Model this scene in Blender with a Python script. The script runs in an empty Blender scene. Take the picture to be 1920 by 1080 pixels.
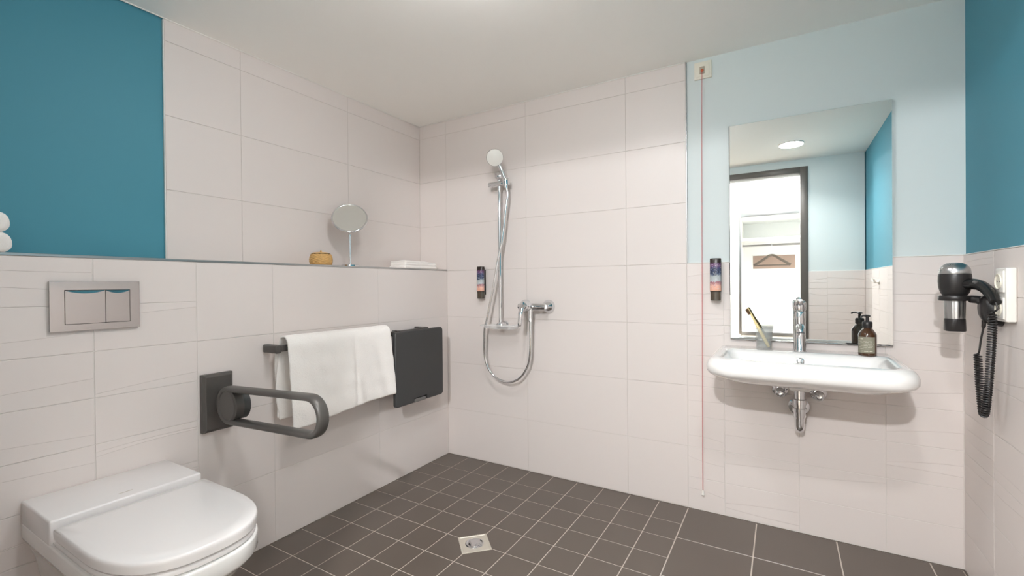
import bpy, bmesh, math, random
from mathutils import Vector, Matrix
PI = math.pi
random.seed(7)
sc = bpy.context.scene
C = sc.collection
V3 = Vector

# ---------------------------------------------------------------- camera, world, exposure
YAW, PITCH, ROLL = 0.5349, -0.0058, -0.0093
fwd = V3((-math.sin(YAW)*math.cos(PITCH), math.cos(YAW)*math.cos(PITCH), math.sin(PITCH)))
rt0 = V3((math.cos(YAW), math.sin(YAW), 0)); up0 = rt0.cross(fwd)
rt = math.cos(ROLL)*rt0 + math.sin(ROLL)*up0
up = -math.sin(ROLL)*rt0 + math.cos(ROLL)*up0
cam_data = bpy.data.cameras.new('camera'); cam = bpy.data.objects.new('camera', cam_data); C.objects.link(cam)
cam_data.sensor_width = 36; cam_data.lens = 36*855.19/1920; cam_data.clip_start = 0.02
m = Matrix.Identity(4)
for i in range(3):
    m[i][0] = rt[i]; m[i][1] = up[i]; m[i][2] = -fwd[i]
m.translation = (1.9042, -2.374, 1.1009)
cam.matrix_world = m
sc.camera = cam
w = bpy.data.worlds.new('world'); sc.world = w; w.use_nodes = True
w.node_tree.nodes['Background'].inputs[0].default_value = (0.9, 0.95, 1, 1)
w.node_tree.nodes['Background'].inputs[1].default_value = 0.3
sc.view_settings.view_transform = 'Standard'; sc.view_settings.look = 'None'
sc.view_settings.gamma = 1; sc.view_settings.use_curve_mapping = False
sc.view_settings.exposure = -0.04
sc.cycles.use_denoising = True
sc.cycles.max_bounces = 16; sc.cycles.diffuse_bounces = 10; sc.cycles.glossy_bounces = 8; sc.cycles.transmission_bounces = 10
sc.cycles.caustics_reflective = False; sc.cycles.caustics_refractive = False
sc.cycles.sample_clamp_indirect = 4

# lamp strengths (the lamps themselves are built with their fittings further down)
HALL_LAMP_A = 2750.0     # opal dome on the hall ceiling, straight behind the door
HALL_LAMP_B = 1700.0     # opal dome further left along the hall
ROOM_LAMP_A = 75.0       # opal disc on the bathroom ceiling, seen in the mirror
ROOM_LAMP_B = 54.0       # opal light before the shower, out of view; dome enlarged to brighten the ceiling

W, H, DF, DT, LD = 2.5, 2.19, -2.42, 0.12, 0.23     # width, height, front wall, its thickness, ledge depth
FZ = -0.004                                         # floor

# ---------------------------------------------------------------- helpers
def lin(c):
    return tuple(((x/255)/12.92 if x/255 <= .04045 else ((x/255+.055)/1.055)**2.4) for x in c)
MATS = {}
def mat(name, rgb, rough=.5, metal=0, coat=0, trans=0, ior=1.45, bump=None, vary=None, spec=.5, emit=None, sheen=0, alpha=None, srgb=True):
    m = bpy.data.materials.new(name); m.use_nodes = True; MATS[name] = m
    nt = m.node_tree; b = nt.nodes['Principled BSDF']
    col = lin(rgb) if srgb else rgb
    b.inputs['Base Color'].default_value = (*col, 1)
    b.inputs['Roughness'].default_value = rough; b.inputs['Metallic'].default_value = metal
    b.inputs['Coat Weight'].default_value = coat; b.inputs['Transmission Weight'].default_value = trans
    b.inputs['IOR'].default_value = ior; b.inputs['Specular IOR Level'].default_value = spec
    b.inputs['Sheen Weight'].default_value = sheen
    if emit:
        b.inputs['Emission Color'].default_value = (*lin(emit[0]), 1); b.inputs['Emission Strength'].default_value = emit[1]
    if alpha: b.inputs['Transmission Weight'].default_value = 0; b.inputs['Alpha'].default_value = alpha
    tc = nt.nodes.new('ShaderNodeTexCoord')
    def noise(scale, detail=2, stretch=None):
        n = nt.nodes.new('ShaderNodeTexNoise'); n.inputs['Scale'].default_value = scale; n.inputs['Detail'].default_value = detail
        if stretch:
            mp = nt.nodes.new('ShaderNodeMapping'); mp.inputs['Scale'].default_value = stretch
            nt.links.new(tc.outputs['Object'], mp.inputs[0]); nt.links.new(mp.outputs[0], n.inputs['Vector'])
        else: nt.links.new(tc.outputs['Object'], n.inputs['Vector'])
        return n
    if vary:                       # (scale, amount, stretch)
        n = noise(vary[0], 3, vary[2] if len(vary) > 2 else None)
        mx = nt.nodes.new('ShaderNodeMixRGB')
        mx.inputs[1].default_value = (*[c*(1-vary[1]) for c in col], 1)
        mx.inputs[2].default_value = (*[min(1, c*(1+vary[1])) for c in col], 1)
        nt.links.new(n.outputs['Fac'], mx.inputs[0]); nt.links.new(mx.outputs[0], b.inputs['Base Color'])
    if bump:                       # (scale, strength, distance, stretch)
        n = noise(bump[0], 4, bump[3] if len(bump) > 3 else None)
        bp = nt.nodes.new('ShaderNodeBump'); bp.inputs['Strength'].default_value = bump[1]; bp.inputs['Distance'].default_value = bump[2]
        nt.links.new(n.outputs['Fac'], bp.inputs['Height']); nt.links.new(bp.outputs[0], b.inputs['Normal'])
    return m

TILE = mat('cream wall tile', (224, 216, 212), .38, spec=.4, vary=(.8, .02), bump=(3, .06, .01))
GROUT = mat('light grout', (214, 206, 200), .8)
GROUT_D = mat('dry zone grout', (226, 220, 215), .8)
TEAL = mat('teal wall paint', (72, 138, 156), .55, spec=.35, bump=(400, .06, .0004), vary=(1.2, .03))
BLUE = mat('pale blue wall paint', (213, 222, 222), .6, spec=.3, bump=(400, .06, .0004))
HALLW = mat('white hall paint', (238, 240, 240), .7, bump=(300, .05, .0004))
CEIL = mat('matt ceiling paint', (253, 252, 248), .8, bump=(300, .05, .0004))
BEAD = mat('white silicone bead', (238, 236, 232), .5)
FTILE = mat('anthracite floor tile', (92, 83, 75), .34, spec=.6, vary=(5, .06), bump=(60, .08, .0008))
FGROUT = mat('pale floor grout', (194, 184, 174), .8)
FSEAL = mat('grey floor joint', (104, 96, 88), .6)
CHROME = mat('polished chrome', (225, 226, 228), .06, 1)
SATIN = mat('brushed steel', (190, 190, 190), .28, 1, bump=(40, .1, .001, (1, 1, 30)))
DRAINM = mat('matt drain steel', (214, 207, 194), .42, metal=.55, bump=(60, .1, .001))
PLATECH = mat('satin chrome plate', (196, 194, 193), .1, 1, bump=(2.2, .16, .02))
MIRROR = mat('silvered mirror', (243, 246, 244), .0, 1)
CERAM = mat('white glazed ceramic', (238, 237, 235), .12, coat=.6, spec=.5)
SEATW = mat('white duroplast seat', (234, 231, 230), .22, coat=.3)
PLASTIC = mat('white plastic', (236, 234, 228), .35)
CREAMP = mat('cream plastic', (232, 228, 214), .4)
DGREY = mat('anthracite coated metal', (84, 81, 78), .38, metal=.35, bump=(500, .05, .0002))
DGREY2 = mat('dark grey seat plastic', (60, 60, 60), .5, bump=(350, .08, .0003))
MGREY = mat('mid grey metal insert', (126, 124, 122), .35, metal=.5)
BLACK = mat('black plastic', (36, 34, 34), .35)
BLACKG = mat('glossy black plastic', (30, 29, 29), .2)
TERRY = mat('white terry cloth', (244, 240, 236), .95, sheen=.3, bump=(260, .55, .004), spec=.1)
HEM = mat('woven towel hem', (226, 222, 214), .9, bump=(200, .3, .002, (1, 1, 6)))
WICKER = mat('honey wicker', (212, 170, 108), .6, vary=(110, .4), bump=(150, .5, .003))
WICKD = mat('dark wicker rim', (104, 84, 50), .6, vary=(90, .3), bump=(150, .5, .003))
WOOD = mat('bamboo', (246, 224, 166), .6, vary=(20, .12, (1, 1, 8)))
BRIST = mat('brown bristle', (118, 92, 66), .9)
AMBER = mat('amber brown bottle', (66, 40, 20), .12, coat=.5, spec=.6)
LABEL = mat('grey bottle label', (132, 128, 112), .6)
LTEXT = mat('pale print', (220, 216, 200), .6)
RED = mat('red plastic', (196, 92, 52), .45)
REDC = mat('red cord', (190, 62, 62), .6)
GREYP = mat('beige grey plastic', (176, 166, 150), .5)
DARKIN = mat('dark inside', (16, 16, 16), .7)
FRAMEM = mat('dark grey door frame', (92, 88, 84), .4, metal=.2)
PANELB = mat('brown grey panel', (150, 128, 116), .6, vary=(6, .1))
WARD = mat('white cabinet laminate', (240, 240, 238), .4)
RODM = mat('grey rail metal', (150, 150, 150), .3, 1)
HANGM = mat('grey brown hanger', (84, 74, 66), .5)
HFLOOR = mat('grey brown hall floor', (176, 160, 142), .5, vary=(3, .1, (1, 8, 1)))
OPAL = mat('lit opal glass', (255, 250, 242), .4, emit=((250, 250, 252), 1))
GLASS = mat('clear glass', (178, 182, 180), .02, ior=1.45, spec=1, alpha=.26)
ACRYL = mat('clear acrylic', (250, 251, 251), .04, trans=1, ior=1.3, alpha=.3)

def new(): return bmesh.new()
def rootloc(p):
    v = V3((0, 0, 0))
    while p is not None:
        v += p.location; p = p.parent
    return v
def tag(o, label=None, cat=None, group=None, kind=None):
    if label: o['label'] = label
    if cat: o['category'] = cat
    if group: o['group'] = group
    if kind: o['kind'] = kind
    return o
def obj(name, bm, mats, parent=None, smooth=True, angle=40, label=None):
    """link bm (built in room coordinates) as one mesh object"""
    bmesh.ops.recalc_face_normals(bm, faces=bm.faces) if not getattr(obj, 'keep', False) else None
    off = rootloc(parent) if parent else None
    if off is None:
        xs = [v.co for v in bm.verts]
        lo = V3([min(c[i] for c in xs) for i in range(3)]); hi = V3([max(c[i] for c in xs) for i in range(3)])
        off = V3(((lo.x+hi.x)/2, (lo.y+hi.y)/2, lo.z))
    bmesh.ops.translate(bm, verts=bm.verts, vec=-off)
    me = bpy.data.meshes.new(name); bm.to_mesh(me); bm.free()
    for mm in (mats if isinstance(mats, (list, tuple)) else [mats]): me.materials.append(mm)
    o = bpy.data.objects.new(name, me); C.objects.link(o)
    if parent: o.parent = parent
    else: o.location = off
    if smooth:
        for p in me.polygons: p.use_smooth = True
        me.set_sharp_from_angle(angle=math.radians(angle))
    if label: o['label'] = label
    return o
def thing(name, loc, label, cat, group=None):
    o = bpy.data.objects.new(name, None); C.objects.link(o); o.location = loc; o.empty_display_size = .1
    return tag(o, label, cat, group)
def copy_tree(o, parent=None):
    c = o.copy(); C.objects.link(c); c.parent = parent
    for ch in list(o.children): copy_tree(ch, c)
    return c
def struct(name, bm, mats, **k): return tag(obj(name, bm, mats, **k), kind='structure')

def box(bm, x0, x1, y0, y1, z0, z1, bev=0, seg=2, mi=0):
    r = bmesh.ops.create_cube(bm, size=1); vs = r['verts']
    for v in vs: v.co = V3((x0+(v.co.x+.5)*(x1-x0), y0+(v.co.y+.5)*(y1-y0), z0+(v.co.z+.5)*(z1-z0)))
    fs = list({f for v in vs for f in v.link_faces})
    for f in fs: f.material_index = mi
    if bev:
        es = list({e for v in vs for e in v.link_edges})
        r = bmesh.ops.bevel(bm, geom=es, offset=bev, segments=seg, profile=.5, affect='EDGES')
        for f in r['faces']: f.material_index = mi
    return bm
def frame_of(d):
    d = d.normalized(); a = V3((0, 0, 1)) if abs(d.z) < .9 else V3((1, 0, 0))
    u = d.cross(a).normalized(); return u, d.cross(u).normalized()
def tube(bm, pts, r, seg=10, closed=False, mi=0, ell=None, cap=True):
    pts = [V3(p) for p in pts]; n = len(pts); rings = []
    rs = r if isinstance(r, (list, tuple)) else [r]*n
    u = None
    for i, p in enumerate(pts):
        if closed: d = pts[(i+1) % n]-pts[i-1]
        else: d = pts[min(i+1, n-1)]-pts[max(i-1, 0)]
        d.normalize()
        if u is None: u, _ = frame_of(d)
        u = (u-d*u.dot(d)).normalized(); v = d.cross(u)
        e = ell or (1, 1)
        rings.append([bm.verts.new(p+(u*math.cos(2*PI*k/seg)*e[0]+v*math.sin(2*PI*k/seg)*e[1])*rs[i]) for k in range(seg)])
    for i in range(n if closed else n-1):
        a, b = rings[i], rings[(i+1) % n]
        for k in range(seg):
            f = bm.faces.new((a[k], a[(k+1) % seg], b[(k+1) % seg], b[k])); f.material_index = mi
    if not closed and cap:
        bm.faces.new(rings[0][::-1]).material_index = mi; bm.faces.new(rings[-1]).material_index = mi
    return bm
def lathe(bm, prof, c, axis=(0, 0, 1), seg=32, mi=0, cap=True):
    """prof: (radius, height along axis)"""
    c = V3(c); ax = V3(axis).normalized(); u, v = frame_of(ax); rings = []
    for r, h in prof:
        rings.append([bm.verts.new(c+ax*h+(u*math.cos(2*PI*k/seg)+v*math.sin(2*PI*k/seg))*max(r, 1e-5)) for k in range(seg)])
    for a, b in zip(rings, rings[1:]):
        for k in range(seg):
            bm.faces.new((a[k], a[(k+1) % seg], b[(k+1) % seg], b[k])).material_index = mi
    if cap:
        bm.faces.new(rings[0][::-1]).material_index = mi; bm.faces.new(rings[-1]).material_index = mi
    return bm
def loft(bm, loops, cap0=True, cap1=True, mi=0):
    rings = [[bm.verts.new(p) for p in L] for L in loops]; n = len(rings[0])
    for a, b in zip(rings, rings[1:]):
        for k in range(n): bm.faces.new((a[k], a[(k+1) % n], b[(k+1) % n], b[k])).material_index = mi
    if cap0: bm.faces.new(rings[0][::-1]).material_index = mi
    if cap1: bm.faces.new(rings[-1]).material_index = mi
    return bm
def rrect(x0, x1, y0, y1, z, rf, rb, n=7):
    """rounded rectangle, y0 = room side (radius rf), y1 = wall side (radius rb)"""
    out = []
    for cx, cy, r, a0 in ((x1-rf, y0+rf, rf, -PI/2), (x1-rb, y1-rb, rb, 0), (x0+rb, y1-rb, rb, PI/2), (x0+rf, y0+rf, rf, PI)):
        for k in range(n+1):
            a = a0+PI/2*k/n; out.append(V3((cx+r*math.cos(a), cy+r*math.sin(a), z)))
    return out
def smoothpath(pts, n=8):
    pts = [V3(p) for p in pts]; P = [pts[0]]+pts+[pts[-1]]; out = []
    for i in range(1, len(P)-2):
        for k in range(n):
            t = k/n; a, b, c, d = P[i-1:i+3]
            out.append(.5*((2*b)+(c-a)*t+(2*a-5*b+4*c-d)*t*t+(3*b-a-3*c+d)*t**3))
    out.append(pts[-1]); return out

# ---------------------------------------------------------------- tiled surfaces
def tiles(bm, O, U, Vv, N, ucuts, vcuts, gap=.0018, depth=.0009, wavy=False, mi=0, rnd=None):
    """one face patch per tile; O origin, U/Vv in-plane unit vectors, N outward normal; face at offset 0, joints at -depth"""
    O, U, Vv, N = map(V3, (O, U, Vv, N)); g = gap/2; b = .0008
    def P(u, v, d): return bm.verts.new(O+U*u+Vv*v+N*d)
    def quad(a, b_, c, d): f = bm.faces.new((a, b_, c, d)); f.material_index = mi
    for i in range(len(ucuts)-1):
        for j in range(len(vcuts)-1):
            u0, u1 = ucuts[i]+g, ucuts[i+1]-g; v0, v1 = vcuts[j]+g, vcuts[j+1]-g
            if u1-u0 < .004 or v1-v0 < .004: continue
            o = [P(u0, v0, -depth), P(u1, v0, -depth), P(u1, v1, -depth), P(u0, v1, -depth)]
            if not wavy:
                q = [P(u0+b, v0+b, 0), P(u1-b, v0+b, 0), P(u1-b, v1-b, 0), P(u0+b, v1-b, 0)]
                quad(*q)
                for k in range(4): quad(o[k], o[(k+1) % 4], q[(k+1) % 4], q[k])
            else:
                n = 10; hgt = v1-v0; R = rnd
                lines = []
                for kk in range(R.choice((0, 1, 1, 1, 2))):
                    a = R.uniform(.12, .88); s = R.uniform(-.10, .10) if kk else R.uniform(-.2, .2); c = R.uniform(-.04, .04)
                    lines.append((a, s, c))
                lines.sort()
                rows = []                    # (v function, depth)
                def vf(L, t, off=0): return v0+b+(hgt-2*b)*min(.97, max(.03, L[0]+L[1]*(t-.5)+L[2]*math.sin(PI*t)))+off
                rows.append([(v0+b, 0)]*(n+1))
                for L in lines:
                    rows.append([(vf(L, k/n, -.0010), -.0005) for k in range(n+1)])
                    rows.append([(vf(L, k/n, .0006), .0004) for k in range(n+1)])
                rows.append([(v1-b, -.0002)]*(n+1))
                if not lines: pass
                ok = all(rows[r+1][k][0] > rows[r][k][0] for r in range(len(rows)-1) for k in range(n+1))
                if not ok: rows = [rows[0], rows[1], rows[2], rows[-1]]
                g_ = [[P(u0+b+(u1-u0-2*b)*k/n, r[k][0], r[k][1]) for k in range(n+1)] for r in rows]
                for r in range(len(g_)-1):
                    for k in range(n): quad(g_[r][k], g_[r][k+1], g_[r+1][k+1], g_[r+1][k])
                for k in range(n):
                    if k == 0: pass
                bot = g_[0]; top = g_[-1]
                f = bm.faces.new([o[0], o[1]]+bot[::-1]); f.material_index = mi
                f = bm.faces.new([o[2], o[3]]+top); f.material_index = mi
                f = bm.faces.new([o[3], o[0]]+[r[0] for r in g_]); f.material_index = mi
                f = bm.faces.new([o[1], o[2]]+[r[-1] for r in g_[::-1]]); f.material_index = mi
def fr(a, b, s):
    out = [a]; x = a
    while x+s < b-1e-6: x += s; out.append(round(x, 5))
    out.append(b); return out
obj.keep = True
ROWS = [0, .3, .6, .9, 1.2, 1.5, 1.8, 2.1, H]
ROWS15 = [.15*i for i in range(9)]
R1 = random.Random(3)
# back wall: shower tiles to the ceiling, low tiles and pale blue paint right of them
bm = new()
box(bm, -LD-.1, 1.5, .0016, .1, FZ-.1, H+.1, mi=1)
box(bm, 1.5, W+.1, .0016, .1, FZ-.1, 1.2, mi=3)
box(bm, 1.5, W+.1, .008, .1, 1.2, H+.1, mi=2)
tiles(bm, (0, 0, 0), (1, 0, 0), (0, 0, 1), (0, -1, 0), [-LD, 0, .6, 1.2, 1.5], ROWS)
tiles(bm, (0, 0, 0), (1, 0, 0), (0, 0, 1), (0, -1, 0), [1.5, 1.665, 1.965, 2.265, W], ROWS15, gap=.0024, depth=.0009, wavy=True, rnd=R1)
struct('wall_back', bm, [TILE, GROUT, BLUE, GROUT_D], angle=12)
# half wall with the ledge
bm = new()
box(bm, -LD+.001, -.0016, DF, 0.001, FZ-.1, 1.2, mi=1)
tiles(bm, (0, 0, 0), (0, 1, 0), (0, 0, 1), (1, 0, 0), [-1.5, -1.2, -.6, 0], [0, .3, .6, .9, 1.2])
tiles(bm, (0, 0, 0), (0, 1, 0), (0, 0, 1), (1, 0, 0), [DF, -2.1, -1.8, -1.5], ROWS15, gap=.0024, depth=.0009, wavy=True, rnd=R1)
box(bm, -LD+.001, -.002, DF, .0, 1.2, 1.208, mi=0)
struct('wall_left_lower', bm, [TILE, GROUT_D], angle=12)
# upper left wall
bm = new()
box(bm, -LD-.1, -LD-.0016, -1.5, .1, 1.0, H+.1, mi=1)
box(bm, -LD-.1, -LD-.009, DF-.2, -1.5, 1.0, H+.1, mi=2)
tiles(bm, (-LD, 0, 0), (0, 1, 0), (0, 0, 1), (1, 0, 0), [-1.5, -1.2, -.6, 0], [1.2, 1.5, 1.8, 2.1, H])
struct('wall_left', bm, [TILE, GROUT, TEAL], angle=12)
# right wall
bm = new()
box(bm, W+.0016, W+.1, DF-.2, .1, FZ-.1, 1.2, mi=1)
box(bm, W+.008, W+.1, DF-.2, .1, 1.2, H+.1, mi=2)
tiles(bm, (W, 0, 0), (0, 1, 0), (0, 0, 1), (-1, 0, 0), [DF, -2.082, -1.782, -1.482, -1.182, -.882, -.582, -.282, 0], ROWS15, gap=.0024, depth=.0009, wavy=True, rnd=R1)
struct('wall_right', bm, [TILE, GROUT_D, TEAL], angle=12)
# front wall (behind the camera, seen in the mirror) with the door opening
DX0, DX1, DH = 1.145, 2.045, 2.07
bm = new()
yb = DF-DT
box(bm, -LD-.1, DX0-.05, yb, DF-.008, 1.2, H, mi=2); box(bm, DX1+.05, W, yb, DF-.008, 1.2, H, mi=2)
box(bm, -LD-.1, DX0-.05, yb, DF-.0016, FZ-.1, 1.2, mi=1); box(bm, DX1+.05, W, yb, DF-.0016, FZ-.1, 1.2, mi=1)
box(bm, DX0-.05, DX1+.05, yb, DF-.008, DH+.05, H, mi=2)
tiles(bm, (0, DF, 0), (1, 0, 0), (0, 0, 1), (0, 1, 0), [DX1+.055, 2.24, W], ROWS15, gap=.0024, depth=.0009, wavy=True, rnd=R1)
tiles(bm, (0, DF, 0), (1, 0, 0), (0, 0, 1), (0, 1, 0), [0, .3, .6, .9, DX0-.055], ROWS15, gap=.0024, depth=.0009, wavy=True, rnd=R1)
struct('wall_front', bm, [TILE, GROUT_D, BLUE], angle=12)
# floor: shower mosaic plus larger tiles
bm = new()
box(bm, -LD, W, DF, 0, FZ-.1, FZ-.0014, mi=1)
ux = [.006, .163, .313, .463, .613, .765, .915, 1.065, 1.212, 1.36, 1.5]
vy = [-.006]+[round(-.182-.1495*k, 4) for k in range(15)]+[DF]
tiles(bm, (0, 0, FZ), (1, 0, 0), (0, 1, 0), (0, 0, 1), ux, vy[::-1], gap=.0038, depth=.0012)
tiles(bm, (0, 0, FZ), (1, 0, 0), (0, 1, 0), (0, 0, 1), [1.5, 1.797, 2.098, 2.398, W-.006], [DF, -2.106, -1.806, -1.506, -1.206, -.906, -.606, -.306, -.006], gap=.005, depth=.0012)
for a in ((0, .0058, DF, 0), (0, W, -.0058, 0), (W-.0058, W, DF, 0)):
    box(bm, a[0], a[1], a[2], a[3], FZ-.01, FZ+.0004, mi=2)
struct('floor', bm, [FTILE, FGROUT, FSEAL], angle=12)
bm = new(); box(bm, -LD-.1, W+.1, yb, .1, H, H+.1); struct('ceiling', bm, CEIL)
# trims: beads and edge profiles
b = .0045
def bead(n, *a):
    bm = new(); box(bm, *a, bev=.0012, seg=1); return struct(n, bm, BEAD)
bead('trim_1', -LD+.0005, 1.5, -b, -.0005, H-b, H-.0003)
bead('trim_2', -LD+.0005, -LD+b, DF, -b-.0005, H-b, H-.0003)
bm = new(); box(bm, -.004, .0015, DF, -.001, 1.2005, 1.2090, bev=.0012, seg=1); struct('trim_3', bm, SATIN)
bm = new(); box(bm, -LD-.0085, -LD+.001, -1.5035, -1.5002, 1.209, H-.005, bev=.0008, seg=1); struct('trim_4', bm, BEAD)
bm = new(); box(bm, 1.5002, 1.5035, -.0015, .0075, 1.2035, H-.0003, bev=.0006, seg=1); struct('trim_5', bm, SATIN)
bm = new(); box(bm, 1.504, W-.0005, -.0012, .0075, 1.2002, 1.2034, bev=.0006, seg=1); struct('trim_6', bm, BEAD)
bm = new(); box(bm, W-.0012, W+.0075, DF+.001, -.002, 1.2002, 1.2034, bev=.0006, seg=1); struct('trim_7', bm, BEAD)
obj.keep = False

# ---------------------------------------------------------------- hall behind the door (seen in the mirror)
HY = -4.15
bm = new(); box(bm, -.6, W+.1, HY-.1, yb, FZ-.1, FZ); struct('floor_hall', bm, HFLOOR)
bm = new(); box(bm, -.6, W+.1, HY-.1, yb-.0002, H, H+.1); struct('ceiling_hall', bm, CEIL)
bm = new(); box(bm, -.6, W+.1, HY-.1, HY, FZ, H); struct('wall_hall_back', bm, HALLW)
bm = new(); box(bm, -.7, -.6, HY-.1, yb, FZ-.1, H+.1); struct('wall_hall_left', bm, HALLW)
bm = new(); box(bm, W+.0, W+.1, HY, DF-.21, FZ, H); struct('wall_hall_right', bm, HALLW)
bm = new()       # door frame
box(bm, DX0-.052, DX0, yb-.012, DF+.012, FZ, DH+.052, bev=.002)
box(bm, DX1, DX1+.056, yb-.012, DF+.012, FZ, DH+.052, bev=.002)
box(bm, DX0, DX1, yb-.012, DF+.012, DH, DH+.052, bev=.002)
struct('door_1', bm, FRAMEM)

# lamps
def dome_lamp(loc, strength, label):
    t = thing('ceiling_lamp', loc, label, 'ceiling lamp', 'opal dome lamps on the hall ceiling')
    x, y, z = loc
    bm = new(); lathe(bm, [(.085, 0), (.085, -.012), (.078, -.014)], loc); obj('base', bm, PLASTIC, t)
    m_ = OPAL.copy(); m_.node_tree.nodes['Principled BSDF'].inputs['Emission Strength'].default_value = strength
    bm = new(); lathe(bm, [(.055, -.014), (.056, -.024), (.05, -.038), (.036, -.048), (.018, -.054), (0, -.055)], loc); obj('diffuser', bm, m_, t)
dome_lamp((1.80, -3.42, H), HALL_LAMP_A, 'white dome lamp on the hall ceiling seen through the doorway in the wall mirror')
dome_lamp((.62, -3.42, H), HALL_LAMP_B, 'white dome lamp on the hall ceiling left of the doorway')
def disc_lamp(x, y, strength, beam, r, drop, label):
    t = thing('ceiling_light', (x, y, H), label, 'ceiling light', 'round opal lights on the bathroom ceiling')
    bm = new(); lathe(bm, [(r*1.07, -.0005), (r*1.07, -.006), (r*1.02, -.008), (r*.85, -.008)], (x, y, H)); obj('frame', bm, PLASTIC, t)
    m_ = OPAL.copy(); m_.node_tree.nodes['Principled BSDF'].inputs['Emission Strength'].default_value = strength
    bm = new(); lathe(bm, [(r*.97, -.0085), (r, -.012), (r*.99, -drop*.6), (r*.85, -drop*.88), (r*.5, -drop*.98), (0, -drop)], (x, y, H)); obj('diffuser', bm, m_, t)
    L = bpy.data.lights.new('lamp_light', 'AREA'); L.shape = 'DISK'; L.size = .12; L.energy = beam; L.color = (1, .985, .975); L.spread = math.radians(130)
    o = bpy.data.objects.new('lamp_light', L); C.objects.link(o); o.parent = t; o.location = (0, 0, -drop-.002)
disc_lamp(1.97, -1.85, ROOM_LAMP_A, 9, .08, .013, 'round lit opal light on the bathroom ceiling, reflected in the wall mirror')
disc_lamp(1.12, -1.32, ROOM_LAMP_B, .5, .12, .10, 'unseen opal ceiling light in front of the shower, its dome enlarged to brighten the ceiling')

# wardrobe in the hall
WX0, WX1, WY0, WY1 = 1.47, W-.01, HY+.01, -3.6
t = thing('wardrobe', ((WX0+WX1)/2, (WY0+WY1)/2, FZ), 'open white hall wardrobe with clothes rail, reflected in the wall mirror through the doorway', 'wardrobe')
bm = new()
box(bm, WX0, WX0+.02, WY0, WY1, FZ+.001, 1.92, bev=.001); box(bm, WX1-.02, WX1, WY0, WY1, FZ+.001, 1.92, bev=.001)
box(bm, WX0+.0205, WX1-.0205, WY0, WY0+.01, .5, 1.9); box(bm, WX0+.0205, WX1-.0205, WY0, WY1, 1.84, 1.92, bev=.001)
box(bm, WX0+.0205, WX1-.0205, WY0+.011, WY1-.01, 1.60, 1.62, bev=.001)
box(bm, WX0+.0205, WX1-.0205, WY0+.011, WY1-.002, .52, .54, bev=.001)
obj('body', bm, WARD, t)
bm = new()
box(bm, WX0-.004, WX0+.026, WY1, WY1+.012, .51, 1.92, bev=.002); box(bm, WX0+.026, WX1, WY1, WY1+.012, 1.87, 1.92, bev=.002)
box(bm, WX0+.026, WX1, WY1, WY1+.012, .50, .54, bev=.002)
obj('front_frame', bm, RODM, t)
bm = new(); box(bm, WX0+.021, WX1-.021, WY1-.018, WY1, .02, .498, bev=.002); dr = obj('drawer', bm, WARD, t)
bm = new(); tube(bm, [(WX0+.02, -3.85, 1.55), (WX1-.02, -3.85, 1.55)], .012); obj('clothes_rail', bm, RODM, t)
bm = new(); box(bm, 1.59, 2.04, WY0+.011, WY0+.02, 1.28, 1.44, bev=.002); obj('back_panel', bm, PANELB, t)
def hanger(x, label):
    hy = -3.85; t = thing('clothes_hanger', (x, hy, 1.3), label, 'clothes hanger')
    bm = new(); tube(bm, smoothpath([(x-.19, hy, 1.31), (x-.1, hy, 1.37), (x, hy, 1.43), (x+.1, hy, 1.37), (x+.19, hy, 1.31)], 5), .0145, 8)
    tube(bm, [(x-.185, hy, 1.31), (x+.185, hy, 1.31)], .008, 8); obj('body', bm, HANGM, t)
    bm = new(); tube(bm, [(x, hy, 1.43), (x, hy, 1.52)]+[(x, hy+.0165*math.cos(a), 1.55+.0165*math.sin(a)) for a in [-PI/2+PI*k/8 for k in range(1, 12)]], .0025, 8); obj('hook', bm, CHROME, t)
hanger(1.80, 'brown grey clothes hanger on the hall wardrobe rail, seen in the wall mirror')

# ---------------------------------------------------------------- wall mirror
MX0, MX1, MZ0, MZ1 = 1.692, 2.290, .843, 1.838
t = thing('wall_mirror', ((MX0+MX1)/2, 0, MZ0), 'large rectangular frameless mirror on the wall above the washbasin', 'mirror')
bm = new(); box(bm, MX0, MX1, -.012, -.0065, MZ0, MZ1); 
bmesh.ops.bevel(bm, geom=[e for e in bm.edges if all(abs(v.co.y+.012) < 1e-5 for v in e.verts)], offset=.0035, segments=1, affect='EDGES')
obj('glass_pane', bm, MIRROR, t, smooth=False)
bm = new(); box(bm, MX0+.05, MX1-.05, -.006, .007, 1.25, 1.80); obj('backing', bm, BLACK, t)
bm = new(); box(bm, MX0+.002, MX1-.002, -.0155, -.0022, MZ0-.0035, MZ0-.0003, bev=.0006); obj('bottom_rail', bm, CHROME, t)

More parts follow.
